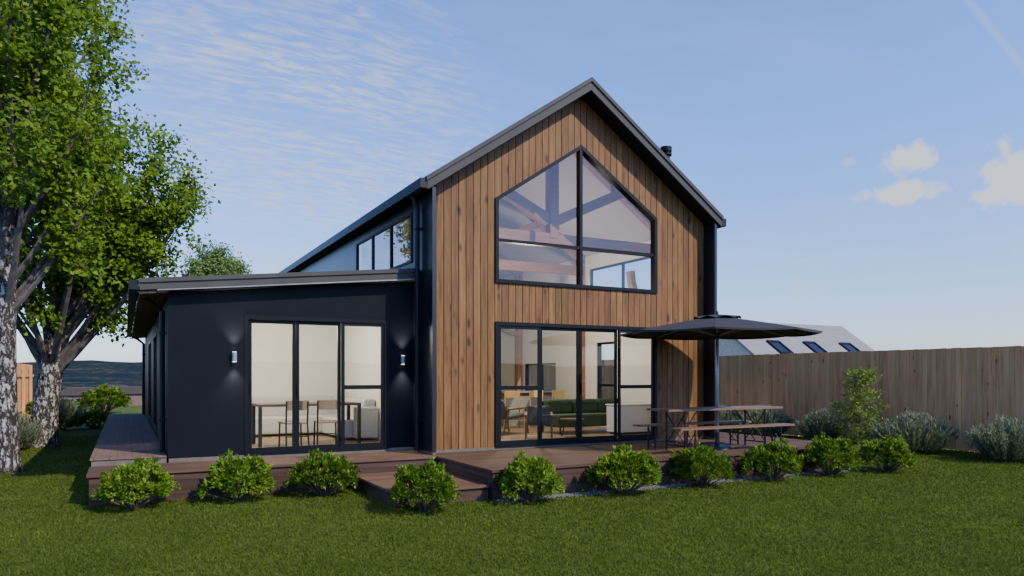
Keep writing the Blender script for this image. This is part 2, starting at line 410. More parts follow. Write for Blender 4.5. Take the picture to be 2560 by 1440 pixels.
# ---------------------------------------------------------------- ground
mb = MB(); mb.poly([(5+34*math.cos(2*math.pi*i/72), 14+34*math.sin(2*math.pi*i/72), 0) for i in range(72)])
struct(mb.build('lawn', M['lawn']))
mb = MB(); NA = 96; radii = [33.5, 40, 55, 75, 100, 130, 180, 250, 340, 420, 500, 580, 680, 800, 1100, 1700]
def hgt(r, a):
    if r < 35: return -.03
    if r < 110: return -.03 - 3.0*((r-35)/75)
    if r < 340: return -3.0
    k = math.exp(-((r-590)/150)**2)
    n = math.sin(a*9+1)*.25 + math.sin(a*23+2)*.2 + math.sin(a*51)*.12 + math.sin(a*97+r)*.08
    return -3 + k*(14.5 + 4*n) + (-.5 if r > 900 else 0)
for r in radii:
    for k in range(NA*3):
        a = 2*math.pi*k/(NA*3); mb.v.append((5+r*math.cos(a), 14+r*math.sin(a), hgt(r, a)))
n3 = NA*3
for i in range(len(radii)-1):
    for k in range(n3):
        k2 = (k+1) % n3; mb.f.append((i*n3+k, i*n3+k2, (i+1)*n3+k2, (i+1)*n3+k))
struct(mb.build('hills', M['land'], smooth=True))

# deck
dk = MB().box(4.5,10.8,9.05,11.52,.385,.42).box(10.8,12.3,9.05,13.2,.385,.42).box(-.45,4.497,11.1,12.13,.385,.42).build('deck', M['deck'])
struct(dk)
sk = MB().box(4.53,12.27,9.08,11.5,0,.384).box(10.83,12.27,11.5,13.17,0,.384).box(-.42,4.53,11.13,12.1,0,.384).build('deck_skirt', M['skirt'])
struct(sk)
st = MB().box(3.10,4.49,9.12,11.09,.175,.21).build('deck_step', M['step']); struct(st)
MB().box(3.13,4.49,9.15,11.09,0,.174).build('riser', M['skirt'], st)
pv = MB().box(-.45,.555,12.15,26.4,.505,.525).build('path', M['paver']); struct(pv)
MB().box(-.43,.555,12.17,26.38,0,.504).build('path_edge', M['conc'], pv)
# gravel
gb = MB().poly([(4.55,8.84,.004),(12.3,8.84,.004),(12.3,9.08,.004),(4.55,9.08,.004)]).build('gravel', M['gravel']); struct(gb, 'stuff')
gm = MB()
for i in range(2600):
    x = random.uniform(4.5,12.3); y = random.uniform(8.82,9.06)-random.random()**4*.2; r = random.uniform(.007,.018); z = .008
    b = len(gm.v); sx, sy = random.uniform(.8,1.4), random.uniform(.8,1.4)
    gm.v += [(x-r*sx,y,z),(x,y-r*sy,z),(x+r*sx,y,z),(x,y+r*sy,z),(x+r*.2,y,z+r*.9)]
    gm.f += [(b,b+1,b+4),(b+1,b+2,b+4),(b+2,b+3,b+4),(b+3,b,b+4)]
gp = gm.build('pebbles', M['gravel'], gb); struct(gp, 'stuff')

# grass blades
def grass(n, d0, d1):
    d = d0*np.exp(rng.uniform(0,1,n)*math.log(d1/d0)); x = rng.uniform(-.78,.78,n)*d
    X = .883*x + .4695*d; Y = -.4695*x + .883*d
    bad = ((X>-.45)&(X<4.5)&(Y>11.08)) | ((X>4.45)&(X<12.35)&(Y>8.98)) | ((X>3.08)&(X<4.5)&(Y>9.1)) | ((X>4.5)&(X<12.3)&(Y>8.86)) | ((X>-.45)&(X<10.8)&(Y>12))
    X, Y, d = X[~bad], Y[~bad], d[~bad]; m = len(X)
    P = np.stack([X, Y, np.zeros(m)], 1)
    A = np.stack([rng.normal(0,.6,m), rng.normal(0,.6,m), np.ones(m)], 1)
    NR = np.stack([rng.normal(size=m), rng.normal(size=m), np.zeros(m)], 1)
    pat = .5+.22*np.sin(X*1.7+np.sin(Y*2.3)*1.3)*np.sin(Y*1.9+X*.7)+.2*np.sin(X*7.3+2*np.sin(Y*5.1))*np.sin(Y*8.7+X*3.1)
    rr = np.clip(rng.beta(1.4,1.5,m)*.7+pat*.36, 0, 1)
    return P, A, NR, rng.uniform(.023,.048,m)*(.75+.5*pat), rng.uniform(.7,1.3,m)*np.clip(.0014*d,.007,.018), rr
g = leaves('grass', *grass(320000, 4.3, 21), M['grass'], None, tri=True); struct(g, 'stuff')

# ---------------------------------------------------------------- house
CX = 7.6175; WH = NBW*BW
ZA = 7.21; SL = .689; TH = .20
H = thing('house', 'two storey house with timber clad gable front and dark single storey lean-to wing', 'house', (CX,18,0))
def under(x): return ZA - TH - abs(x-CX)*SL
def wtop(x): return 6.10 - abs(x-CX)*(1.21/WH)
NK = int(3.06/BW)+1
ZB = .47
def strips(mb, y0, y1, gap, drop=0, jit=0):
    for k in range(-NK, NK):
        x0 = CX+k*BW+gap/2; x1 = CX+(k+1)*BW-gap/2
        if k == -NK: x0 = 4.553
        if k == NK-1: x1 = 10.682
        if x1-x0 < .02: continue
        tops = lambda x: under(x)-drop
        iv = [(lambda x: 2.70, lambda x: 3.39), (wtop, tops)] if -NBW <= k < NBW else [(lambda x: ZB, tops)]
        jj = random.uniform(-jit, jit)
        for lo, hi in iv:
            mb.prism([(x0,lo(x0)),(x1,lo(x1)),(x1,hi(x1)),(x0,hi(x0))], y0+jj, y1)
mb = MB(); strips(mb, 11.56, 11.585, .012, jit=.003); mb.build('timber_cladding', M['cedar'], H)
mb = MB(); strips(mb, 11.588, 11.65, 0); mb.build('gable_wall', M['darkin'], H)
mb = MB(); strips(mb, 11.653, 11.67, 0, drop=.05); mb.build('interior_lining', M['cream'], H)
YF = 11.235
# foundations
MB().box(4.50,5.79,11.545,11.7,.40,ZB-.002).box(9.445,10.75,11.545,11.7,.40,ZB-.002).box(4.495,4.545,YF+.01,12.15,.40,ZB-.002).box(10.695,10.75,YF+.01,11.545,.40,ZB-.002)\
    .box(.585,1.66,12.135,12.27,.40,ZB+.01).box(4.035,4.49,12.135,12.27,.40,ZB+.01).box(1.66,4.035,12.15,12.27,.40,.462).box(5.79,9.445,11.55,11.7,.40,.452).build('foundation', M['conc'], H)
# side walls of the tall volume
cl_l = (12.2,15.7,3.74,4.63); cl_r = (13.0,15.75,3.40,4.50); tall = (14.6,15.4,.62,2.58); wide = (17.4,19.2,1.28,2.10)
MB().wall('y', 4.485,4.55,YF,26.0,ZB,4.86,[cl_l]).build('cladding_wall', M['dark'], H)
MB().wall('y', 10.685,10.75,YF,26.0,ZB,4.86,[cl_r,tall,wide]).build('cladding_wall', M['dark'], H)
MB().wall('y', 4.552,4.60,11.672,21.5,.45,4.85,[cl_l]).build('interior_lining', M['cream'], H)
MB().wall('y', 10.635,10.683,11.672,21.5,.45,4.85,[cl_r,tall,wide]).build('interior_lining', M['cream'], H)
MB().prism([(4.6,.45),(10.635,.45),(10.635,under(10.635)-.05),(CX,under(CX)-.05),(4.6,under(4.6)-.05)], 21.5,21.6).build('interior_wall', M['cream'], H)
MB().prism([(4.49,.40),(10.745,.40),(10.745,under(10.745)-.02),(CX,under(CX)-.02),(4.49,under(4.49)-.02)], 25.85,26.0).build('cladding_wall', M['dark'], H)
MB().box(4.56,10.68,11.60,21.6,.36,.45).box(.72,4.47,12.2,16.9,.37,.458).build('interior_floor', M['floor'], H)
for s in (-1,1):
    MB().prism([(CX,ZA-TH-.012),(CX+s*3.06,under(CX+3.06)-.012),(CX+s*3.06,under(CX+3.06)-.05),(CX,ZA-TH-.05)], 11.672,21.5).build('interior_ceiling', M['ceil'], H)
# roof
XE = 3.2245
rf = MB()
for s in (-1,1):
    rf.prism([(CX,ZA),(CX+s*XE,ZA-XE*SL),(CX+s*XE,ZA-XE*SL-TH),(CX,ZA-TH)], 11.232,26.3)
roof = rf.build('roof', M['roof'], H)
fm = MB()
for s in (-1,1):
    fm.prism([(CX,ZA+.004),(CX+s*(XE+.004),ZA-XE*SL+.004),(CX+s*(XE+.004),ZA-XE*SL-TH+.012),(CX,ZA-TH+.012)], 11.195,11.23)
fm.build('fascia', M['fascia'], roof)
fm = MB()
for s in (-1,1):
    fm.prism([(CX,ZA+.045),(CX+s*(XE+.03),ZA-(XE+.03)*SL+.045),(CX+s*(XE+.03),ZA-(XE+.03)*SL-.035),(CX,ZA-.035)], 11.168,11.193)
    fm.prism([(CX,ZA+.047),(CX+s*(XE+.03),ZA-(XE+.03)*SL+.047),(CX+s*(XE+.03),ZA-(XE+.03)*SL+.007),(CX,ZA+.007)], 11.194,11.36)
fm.build('edge_flashing', M['fascia'], roof)
ze = ZA-XE*SL
MB().box(CX-XE-.13,CX-XE-.008,11.20,26.3,ze-.17,ze-.01).build('gutter', M['gutter'], roof)
MB().box(CX+XE+.008,CX+XE+.13,11.20,26.3,ze-.17,ze-.01).build('gutter', M['gutter'], roof)
fx, fy = 10.3, 12.3
fl = MB().tube([(fx,fy,5.2),(fx,fy,6.46)], .085, 16).tube([(fx,fy,6.48),(fx,fy,6.53)], .125, 16).tube([(fx,fy,6.56),(fx,fy,6.66)], .125, 16).tube([(fx,fy,6.4),(fx,fy,6.64)], .06, 12)
fl.tube([(fx,fy,5.35),(fx,fy,5.75)], .13, 16).build('flue', M['black'], H)
# downpipes
def pipe(x, y, z0, z1, ex):
    return MB().tube([(x,y,z0),(x,y,z1-.25),(x+ex*.5,y,z1-.1),(x+ex,y,z1)], .042, 10).box(x-.05,x+.06,y-.055,y+.055,z0+.5,z0+.53).box(x-.05,x+.06,y-.055,y+.055,z1-.6,z1-.57).build('downpipe', M['gutter'], H)
pipe(4.425,11.78,.45,4.84,-.1); pipe(.52,12.75,.53,3.0,-.35); pipe(.52,25.8,.53,3.0,-.35)

# windows
def frame_poly(mb, pts, w, y0, y1):
    n = len(pts); cxm = sum(p[0] for p in pts)/n; czm = sum(p[1] for p in pts)/n
    inn = []
    for i in range(n):
        p0, p, p1 = Vector(pts[i-1]), Vector(pts[i]), Vector(pts[(i+1)%n])
        d0 = (p-p0).normalized(); d1 = (p1-p).normalized()
        n0 = Vector((-d0.y,d0.x)); n1 = Vector((-d1.y,d1.x))
        if n0.dot(Vector((cxm,czm))-p) < 0: n0 = -n0
        if n1.dot(Vector((cxm,czm))-p) < 0: n1 = -n1
        bi = (n0+n1).normalized(); inn.append(p + bi*(w/max(.2,bi.dot(n0))))
    for i in range(n):
        j = (i+1)%n
        mb.prism([tuple(pts[i]),tuple(pts[j]),tuple(inn[j]),tuple(inn[i])], y0, y1)
WL, WR = CX-WH, CX+WH
gp = [(WL,3.39),(WR,3.39),(WR,4.89),(CX,6.10),(WL,4.89)]
mb = MB(); frame_poly(mb, gp, .065, 11.525, 11.665)
mb.box(CX-.032,CX+.032,11.535,11.655,3.455,6.03)
mb.box(WL+.06,CX-.032,11.54,11.65,4.125,4.18).box(CX+.032,WR-.06,11.54,11.65,4.125,4.18)
gw = mb.build('gable_window', M['black'], H)
gl = MB()
for x0,x1 in ((WL+.05,CX),(CX,WR-.05)):
    gl.poly([(x0,11.60,3.44),(x1,11.60,3.44),(x1,11.60,4.155),(x0,11.60,4.155)])
gl.poly([(WL+.05,11.60,4.156),(CX,11.60,4.156),(CX,11.60,6.05),(WL+.05,11.60,4.89)])
gl.poly([(CX,11.60,4.156),(WR-.05,11.60,4.156),(WR-.05,11.60,4.89),(CX,11.60,6.05)])
gl.build('glass', M['glass_up'], gw)
def door(name, x0, x1, y, z0, z1, n, trans, zt):
    d = MB(); t = .065
    d.box(x0,x0+t,y-.05,y+.06,z0,z1).box(x1-t,x1,y-.05,y+.06,z0,z1).box(x0+t,x1-t,y-.05,y+.06,z1-t,z1).box(x0+t,x1-t,y-.05,y+.06,z0,z0+.045)
    f = d.build(name, M['black'], H)
    pw = (x1-x0-2*t)/n
    for i in range(n):
        a = x0+t+i*pw; c = a+pw; yo = y-.03+(0 if i in trans else .045); q = .055
        p = MB(); za = z0+.046; zb = z1-t-.001
        p.box(a+.001,a+q,yo,yo+.035,za,zb).box(c-q,c-.001,yo,yo+.035,za,zb).box(a+q,c-q,yo,yo+.035,zb-q,zb).box(a+q,c-q,yo,yo+.035,za,za+.07)
        if i in trans: p.box(a+q,c-q,yo,yo+.035,zt-.035,zt+.035)
        else: p.box(a+.015,a+.035,yo-.03,yo,z0+.95,z0+1.15)
        pp = p.build('door_panel', M['black'], f)
        MB().poly([(a+.02,yo+.018,za+.02),(c-.02,yo+.018,za+.02),(c-.02,yo+.018,zb-.02),(a+.02,yo+.018,zb-.02)]).build('glass', M['glass'], f)
    return f
door('sliding_door', WL, WR, 11.58, .455, 2.698, 4, (0,3), 1.52)
door('sliding_door', 1.668, 4.026, 12.19, .465, 2.698, 3, (2,), 1.54)
def side_window(x, y0, y1, z0, z1, n, mat, tr=None, thick=.05, t=.05):
    f = MB()
    f.box(x-thick,x+thick,y0,y0+t,z0,z1).box(x-thick,x+thick,y1-t,y1,z0,z1).box(x-thick,x+thick,y0+t,y1-t,z0,z0+t).box(x-thick,x+thick,y0+t,y1-t,z1-t,z1)
    for i in range(1,n):
        yy = y0+(y1-y0)*i/n; f.box(x-thick*.9,x+thick*.9,yy-.03,yy+.03,z0+t,z1-t)
    if tr: f.box(x-thick*.85,x+thick*.85,y0+t,y1-t,tr-.03,tr+.03)
    o = f.build('window', M['black'], H)
    MB().poly([(x,y0+.02,z0+.02),(x,y1-.02,z0+.02),(x,y1-.02,z1-.02),(x,y0+.02,z1-.02)]).build('glass', mat, o)
side_window(4.50, *cl_l, 3, M['glass_side'], thick=.03, t=.045); side_window(10.71, *cl_r, 2, M['glass'], thick=.03)
side_window(10.71, *tall, 1, M['glass'], tr=1.5); side_window(10.71, *wide, 2, M['glass'])

# lean-to wing
def lu(x): return 3.14-.165+(x-.273)*.103
LW = (1.668,4.026,.44,2.70)
lw = MB().wall('x', 12.15,12.27,.575,4.482,ZB+.011,2.93,[LW]).prism([(.575,2.93),(4.482,2.93),(4.482,lu(4.482)),(.575,lu(.575))], 12.15,12.27).build('wing_wall', M['wing'], H)
wins = [(13.4,14.6,.62,2.62),(16.6,18.2,.62,2.62),(20.2,22.2,.62,2.62)]
MB().wall('y', .576,.70,12.271,26.5,ZB+.011,2.98,wins).build('wing_wall', M['wing'], H)
for ww in wins: side_window(.60, *ww, 2, M['glass_dark'], thick=.035)
MB().box(.70,4.48,26.4,26.5,.5,2.98).build('wing_wall', M['wing'], H)
MB().wall('x', 12.272,12.29,.70,4.47,.46,2.90,[LW]).build('interior_lining', M['cream'], H)
MB().wall('y', .702,.72,12.29,16.8,.46,2.90,[wins[0]]).box(4.462,4.48,12.29,16.8,.46,2.90).box(.72,4.46,16.8,16.9,.46,2.90).build('interior_lining', M['cream'], H)
MB().box(.702,4.48,12.275,16.9,2.902,2.94).build('interior_ceiling', M['cream'], H)
lr = MB().prism([(.20,lu(.2)+.165),(4.484,lu(4.484)+.165),(4.484,lu(4.484)+.005),(.20,lu(.2)+.005)], 11.955,26.7).build('wing_roof', M['roof'], H)
MB().prism([(.19,lu(.19)+.168),(4.44,lu(4.44)+.168),(4.44,lu(4.44)+.02),(.19,lu(.19)+.02)], 11.91,11.953).build('fascia', M['fascia'], lr)
MB().prism([(.18,lu(.18)+.19),(4.43,lu(4.43)+.19),(4.43,lu(4.43)+.125),(.18,lu(.18)+.125)], 11.885,11.908).build('edge_flashing', M['fascia'], lr)
MB().prism([(.42,lu(.42)+.018),(4.44,lu(4.44)+.018),(4.44,lu(4.44)-.006),(.42,lu(.42)+.002)], 11.915,11.95).build('trim_strip', M['trim'], lr)
MB().box(.05,.178,11.92,26.7,2.99,3.13).build('gutter', M['gutter'], lr)
MB().prism([(.19,lu(.19)+.003),(.574,lu(.574)+.003),(.574,lu(.574)-.03),(.19,lu(.19)-.03)], 11.957,26.7).build('soffit', M['soffit'], lr)
MB().prism([(.576,lu(.576)+.003),(4.48,lu(4.48)+.003),(4.48,lu(4.48)-.015),(.576,lu(.576)-.015)], 11.957,12.148).build('soffit', M['roof'], lr)

# trusses
for yt in (12.6,16.0,19.4):
    t = MB(); wd = .18
    for s in (-1,1):
        t.bar((CX+s*3.0,yt,under(CX+3.0)-.18),(CX,yt,under(CX)-.18), wd,.24)
        t.bar((CX+s*2.93,yt,.46),(CX+s*2.93,yt,4.75), .18,.18)
        pts = [(CX+s*(2.86-.9*math.sin(q)),yt,3.0+.98*(1-math.cos(q))) for q in np.linspace(0,math.pi/2,7)]
        for p,q in zip(pts[:-1],pts[1:]): t.bar(p,q,.12,.16,up=(0,1,0))
        t.bar((CX+s*.05,yt,4.85),(CX+s*1.72,yt,5.62), wd*.8,.2)
    t.bar((CX-2.95,yt,4.48),(CX+2.95,yt,4.48), wd,.22)
    t.bar((CX,yt,4.5),(CX,yt,6.8), .2,.2)
    t.build('roof_truss', M['beam'], H)

# wall lamps
def wall_lamp(x, z, label):
    L = thing('wall_lamp', label, 'wall lamp', (x,12.15,z), group=None)
    MB().tube([(x,12.095,z-.075),(x,12.095,z+.075)], .038, 16).build('lamp_body', M['greysteel'], L, smooth=False)
    MB().box(x-.025,x+.025,12.12,12.149,z-.04,z+.04).build('bracket', M['greysteel'], L)
    MB().tube([(x,12.095,z+.0755),(x,12.095,z+.078)], .030, 16).build('bulb', M['lamp'], L)
    MB().tube([(x,12.095,z-.078),(x,12.095,z-.0755)], .030, 16).build('bulb', M['lamp'], L)
    for s in (1,-1):
        l = bpy.data.lights.new('wall_lamp_spot','SPOT'); l.energy = 60; l.spot_size = R(80); l.spot_blend = 1; l.color = (1,.95,.88); l.shadow_soft_size = .03
        o = bpy.data.objects.new('wall_lamp_spot', l); COL.objects.link(o); o.location = (x,12.06,z+s*.1); o.rotation_euler = (R(180) if s > 0 else 0,0,0)
wall_lamp(1.513,2.03,'small lit grey cylinder wall lamp on the dark wall left of the sliding door')
wall_lamp(4.28,2.01,'small lit grey wall lamp in the dark corner between lean-to door and timber gable')
def lamp(x, y, z, e, r=.3, c=(1,.94,.82)):
    l = bpy.data.lights.new('room_light','POINT'); l.energy = e; l.color = c; l.shadow_soft_size = r
    o = bpy.data.objects.new('room_light', l); COL.objects.link(o); o.location = (x,y,z)
lamp(2.4,14.4,2.62,165,.15,(1,.94,.82))
lamp(8.0,14.4,3.05,270,.25,(1,.89,.70))

# ---------------------------------------------------------------- interior furniture
T = thing('dining_table', 'rectangular dining table with brown top and dark legs inside the lean-to room', 'table', (3.03,14.05,.46))
MB().box(2.1,3.96,13.55,14.35,1.175,1.22).build('tabletop', M['darkwood'], T)
for x in (2.13,3.93):
    for y in (13.58,14.32): MB().box(x-.03,x+.03,y-.03,y+.03,.46,1.174).build('leg', M['darksteel'], T)
def chair(name, label, cat, loc, rz, wood, sh=.45, bh=.82, group=None):
    t = thing(name, label, cat, loc, rz, group, local=True)
    MB().box(-.21,.21,-.2,.22,sh-.03,sh).build('seat', wood, t, bevel=.012)
    bk = MB()
    for i in range(6):
        a0, a1 = -1+i/3, -1+(i+1)/3
        bk.bar((.2*a0, -.23+.03*a0*a0, bh-.09),(.2*a1,-.23+.03*a1*a1, bh-.09), .018,.17)
    bk.build('backrest', wood, t)
    fr = wood if wood is M['yellowwood'] else M['darksteel']
    for s in (-1,1):
        MB().tube([(s*.2,.19,0),(s*.19,.18,sh-.03)], .016, 8).build('leg', fr, t)
        MB().tube([(s*.2,-.24,0),(s*.19,-.19,sh-.03),(s*.19,-.225,bh-.02)], .016, 8).build('leg', fr, t)
    MB().tube([(-.19,.18,.2),(.19,.18,.2)], .009, 6).build('stretcher', fr, t)
    MB().tube([(-.195,-.21,.2),(.195,-.21,.2)], .009, 6).build('stretcher', fr, t)
    return t
ch = chair('dining_chair', 'left dining chair of the pair at the near side of the dining table', 'chair', (2.66,13.32,.46), R(6), M['chairwood'], bh=.84, group='dining chairs in the lean-to')
dup(ch, (3.26,13.35,.46), R(-5), 'right dining chair of the pair at the near side of the dining table')
Sf = thing('corner_sofa', 'pale corner sofa along the back wall behind the dining table', 'sofa', (3.2,16.2,.46))
MB().box(1.3,4.44,15.85,16.55,.5,.86).box(3.75,4.44,14.2,15.85,.5,.86).build('seat', M['whitefab'], Sf, bevel=.04)
MB().box(1.3,4.44,16.55,16.78,.5,1.27).build('backrest', M['whitefab'], Sf, bevel=.05)
MB().box(4.2,4.45,14.2,16.5,.5,1.27).build('backrest', M['whitefab'], Sf, bevel=.05)
MB().box(3.98,4.45,13.98,14.19,.5,1.12).build('armrest', M['whitefab'], Sf, bevel=.04)
G = thing('green_sofa', 'long dark green sofa inside the gable room', 'sofa', (9.4,13.9,.45))
MB().box(8.35,10.4,13.5,14.2,.6,.88).build('seat', M['greenfab'], G, bevel=.04)
for i in range(3): MB().box(8.37+i*.68,9.03+i*.68,14.0,14.25,.88,1.2).build('cushion', M['greenfab'], G, bevel=.06)
MB().box(8.3,10.45,14.25,14.4,.6,1.17).build('backrest', M['greenfab'], G, bevel=.04)
for x in (8.4,10.3):
    for y in (13.55,14.3): MB().tube([(x,y,.45),(x,y,.6)], .02, 8).build('leg', M['darksteel'], G)
cb_ = thing('low_cabinet', 'low white cabinet just inside the right end of the gable doors', 'cabinet', (9.9,12.7,.45))
MB().box(9.45,10.6,12.85,13.3,.5,1.08).build('carcass', M['whitecab'], cb_, bevel=.01)
MB().box(9.43,10.62,12.83,13.32,1.085,1.11).build('top', M['whitecab'], cb_)
MB().box(9.5,10.55,12.9,13.25,.45,.499).build('plinth', M['darksteel'], cb_)
I = thing('kitchen_island', 'stone grey kitchen island behind the yellow chairs', 'kitchen island', (9.3,16.7,.45))
MB().box(8.6,10.1,16.6,17.2,.45,1.29).build('body', M['island'], I); MB().box(8.5,10.2,16.5,17.3,1.295,1.335).build('worktop', M['island'], I)
y1 = chair('island_chair', 'yellow wooden chair at the left end of the kitchen island', 'chair', (8.45,15.75,.45), R(170), M['yellowwood'], .5, .92, 'yellow chairs at the kitchen island')
dup(y1, (9.2,15.75,.45), R(185), 'yellow wooden chair in the middle of the kitchen island')
dup(y1, (9.85,15.75,.45), R(178), 'yellow wooden chair at the right end of the kitchen island')
def armchair(label, loc, rz):
    t = thing('armchair', label, 'armchair', loc, rz, 'armchairs in the gable room', local=True)
    MB().bar((0,-.25,.36),(0,.33,.41), .50,.08).build('seat', M['greyfab'], t, bevel=.03)
    MB().bar((0,-.27,.38),(0,-.43,.76), .50,.07,up=(0,1,0)).build('backrest', M['greyfab'], t, bevel=.03)
    for s in (-1,1):
        MB().bar((s*.29,-.38,.54),(s*.29,.34,.58), .05,.03).build('armrest', M['tablewood'], t)
        MB().tube([(s*.29,.36,0),(s*.29,.28,.56)], .018, 8).build('leg', M['tablewood'], t)
        MB().tube([(s*.29,-.46,0),(s*.29,-.28,.55)], .018, 8).build('leg', M['tablewood'], t)
    return t
ac = armchair('grey armchair with wooden arms near the left end of the gable doors', (7.55,14.4,.45), R(-70))
dup(ac, (7.45,12.85,.45), R(-30), 'grey armchair with wooden arms in the middle of the gable doors', .9)
ct = thing('coffee_table', 'small round dark coffee table in front of the green sofa', 'table', (8.35,13.0,.45))
MB().tube([(8.35,13.0,.80),(8.35,13.0,.83)], .26, 24).build('tabletop', M['tablewood'], ct)
for k in range(3):
    a = k*2.094+.4; MB().tube([(8.35+.22*math.cos(a),13+.22*math.sin(a),.45),(8.35+.13*math.cos(a),13+.13*math.sin(a),.80)], .014, 8).build('leg', M['darksteel'], ct)

# ---------------------------------------------------------------- picnic set and parasol
DZ = .42
P = thing('picnic_table', 'long folding beer garden table with timber top on the deck under the parasol', 'table', (9.4,9.84,DZ))
tp = MB()
for i in range(3): tp.box(8.05,10.75,9.54+i*.2,9.735+i*.2,DZ+.71,DZ+.745)
tp.build('tabletop', M['tablewood'], P)
for x in (8.45,10.35):
    for s in (-1,1):
        MB().tube([(x,9.84+s*.24,DZ),(x,9.84+s*.24,DZ+.709)], .018, 8).build('leg', M['darksteel'], P)
    MB().tube([(x,9.6,DZ+.1),(x,10.08,DZ+.1)], .012, 6).tube([(x,9.6,DZ+.12),(x,10.08,DZ+.66)], .010, 6).tube([(x,10.08,DZ+.12),(x,9.6,DZ+.66)], .010, 6).build('cross_brace', M['darksteel'], P)
    q = 1 if x < 9.4 else -1
    MB().tube([(x,9.84,DZ+.12),(x+q*.5,9.84,DZ+.7)], .010, 6).build('diagonal_brace', M['darksteel'], P)
def bench(label, y):
    t = thing('bench', label, 'bench', (9.35,y,DZ), 0, 'timber benches at the picnic table', local=True)
    MB().box(-1.33,1.33,-.125,-.005,.415,.447).box(-1.33,1.33,.005,.125,.415,.447).build('seat', M['tablewood'], t)
    for x in (-1.0,1.0):
        for s in (-1,1): MB().tube([(x,s*.1,0),(x,s*.1,.415)], .016, 8).build('leg', M['darksteel'], t)
        MB().tube([(x,-.1,.08),(x,.1,.08)], .01, 6).tube([(x,-.1,.1),(x,.1,.38)], .008, 6).tube([(x,.1,.1),(x,-.1,.38)], .008, 6).build('cross_brace', M['darksteel'], t)
        q = 1 if x < 0 else -1
        MB().tube([(x,0,.1),(x+q*.4,0,.415)], .008, 6).build('diagonal_brace', M['darksteel'], t)
    return t
bn = bench('timber bench on the near side of the picnic table', 9.33)
dup(bn, (9.35,10.36,DZ), 0, 'timber bench on the far side of the picnic table, next to the house')
ux, uy = 9.42, 9.84
U = thing('parasol', 'large round dark grey parasol open over the picnic table', 'parasol', (ux,uy,DZ))
MB().tube([(ux,uy,DZ+.03),(ux,uy,2.81)], .026, 14).build('pole', M['greysteel'], U, smooth=True)
MB().tube([(ux,uy,DZ+.002),(ux,uy,DZ+.06)], [.24,.22], 24).tube([(ux,uy,DZ+.06),(ux,uy,DZ+.3)], .04, 14).build('base', M['darksteel'], U)
cm = MB(); seg = 64; rings = [.13,.5,.9,1.3,1.6,1.75]
def czz(r): return 2.80-.29*(r/1.75)**1.15
for r in rings:
    for k in range(seg):
        a = 2*math.pi*k/seg; ph = abs(((k % 8)/8)*2-1)
        rr = r*(1-.045*(1-ph**2)*(r/1.75)); cm.v.append((ux+rr*math.cos(a), uy+rr*math.sin(a), czz(r)-.025*(1-ph**2)*(r/1.75)))
for i in range(len(rings)-1):
    for k in range(seg): cm.f.append((i*seg+k, i*seg+(k+1)%seg, (i+1)*seg+(k+1)%seg, (i+1)*seg+k))
b0 = len(cm.v)
for k in range(seg):
    x,y,z = cm.v[(len(rings)-1)*seg+k]; cm.v.append((x,y,z-.03))
for k in range(seg): cm.f.append(((len(rings)-1)*seg+k,(len(rings)-1)*seg+(k+1)%seg,b0+(k+1)%seg,b0+k))
cm.build('canopy', M['canopy'], U, smooth=False)
vm = MB()
for k in range(48):
    a = 2*math.pi*k/48; ph = abs(((k % 6)/6)*2-1)
    vm.v.append((ux+.42*math.cos(a), uy+.42*math.sin(a), 2.752+.045*(1-ph)))
for k in range(48):
    a = 2*math.pi*k/48; vm.v.append((ux+.06*math.cos(a), uy+.06*math.sin(a), 2.835))
for k in range(48): vm.f.append((k,(k+1)%48,48+(k+1)%48,48+k))
vm.build('vent_cap', M['canopy'], U); MB().tube([(ux,uy,2.82),(ux,uy,2.90)], [.035,.015], 10).build('finial', M['darksteel'], U)
MB().tube([(ux,uy,2.42),(ux,uy,2.52)], .05, 12).build('runner', M['darksteel'], U)
for k in range(8):
    a = 2*math.pi*(k+.0)/8; ca, sa = math.cos(a), math.sin(a)
    rib = MB().bar((ux+.05*ca,uy+.05*sa,2.77),(ux+1.7*ca,uy+1.7*sa,czz(1.7)-.02), .022,.022).build('rib', M['greysteel'], U)
    MB().bar((ux+.05*ca,uy+.05*sa,2.46),(ux+.85*ca,uy+.85*sa,czz(.85)-.03), .016,.018).build('strut', M['greysteel'], rib)

# ---------------------------------------------------------------- fences
def fence(label, x, y0, y1, h, face):
    F = thing('wooden_fence', label, 'fence', (x,y0,0))
    mb = MB(); n = int((y1-y0)/.115)
    for i in range(n):
        y = y0+i*.115; j = random.uniform(-.006,.006)
        mb.box(x+j, x+.02+j, y+.0015, y+.1135, .03, h+random.uniform(-.006,.006))
    mb.build('board_panel', M['fence'], F)
    MB().box(x+.03,x+.07,y0,y1,.4,.5).build('rail', M['fence'], F)
    MB().box(x+.03,x+.07,y0,y1,h-.5,h-.4).build('rail', M['fence'], F)
    y = y0
    while y < y1:
        MB().box(x+.07,x+.16,y,y+.09,0,h-.05).build('post', M['fence'], F); y += 2.4
    return F
fence('tall brown vertical board fence along the right side of the garden', 17.0, 5.0, 32.0, 2.38, -1)
fence('short stretch of brown board fence between the birch trunks at the left', -3.5, 21.0, 37.0, 2.2, 1)
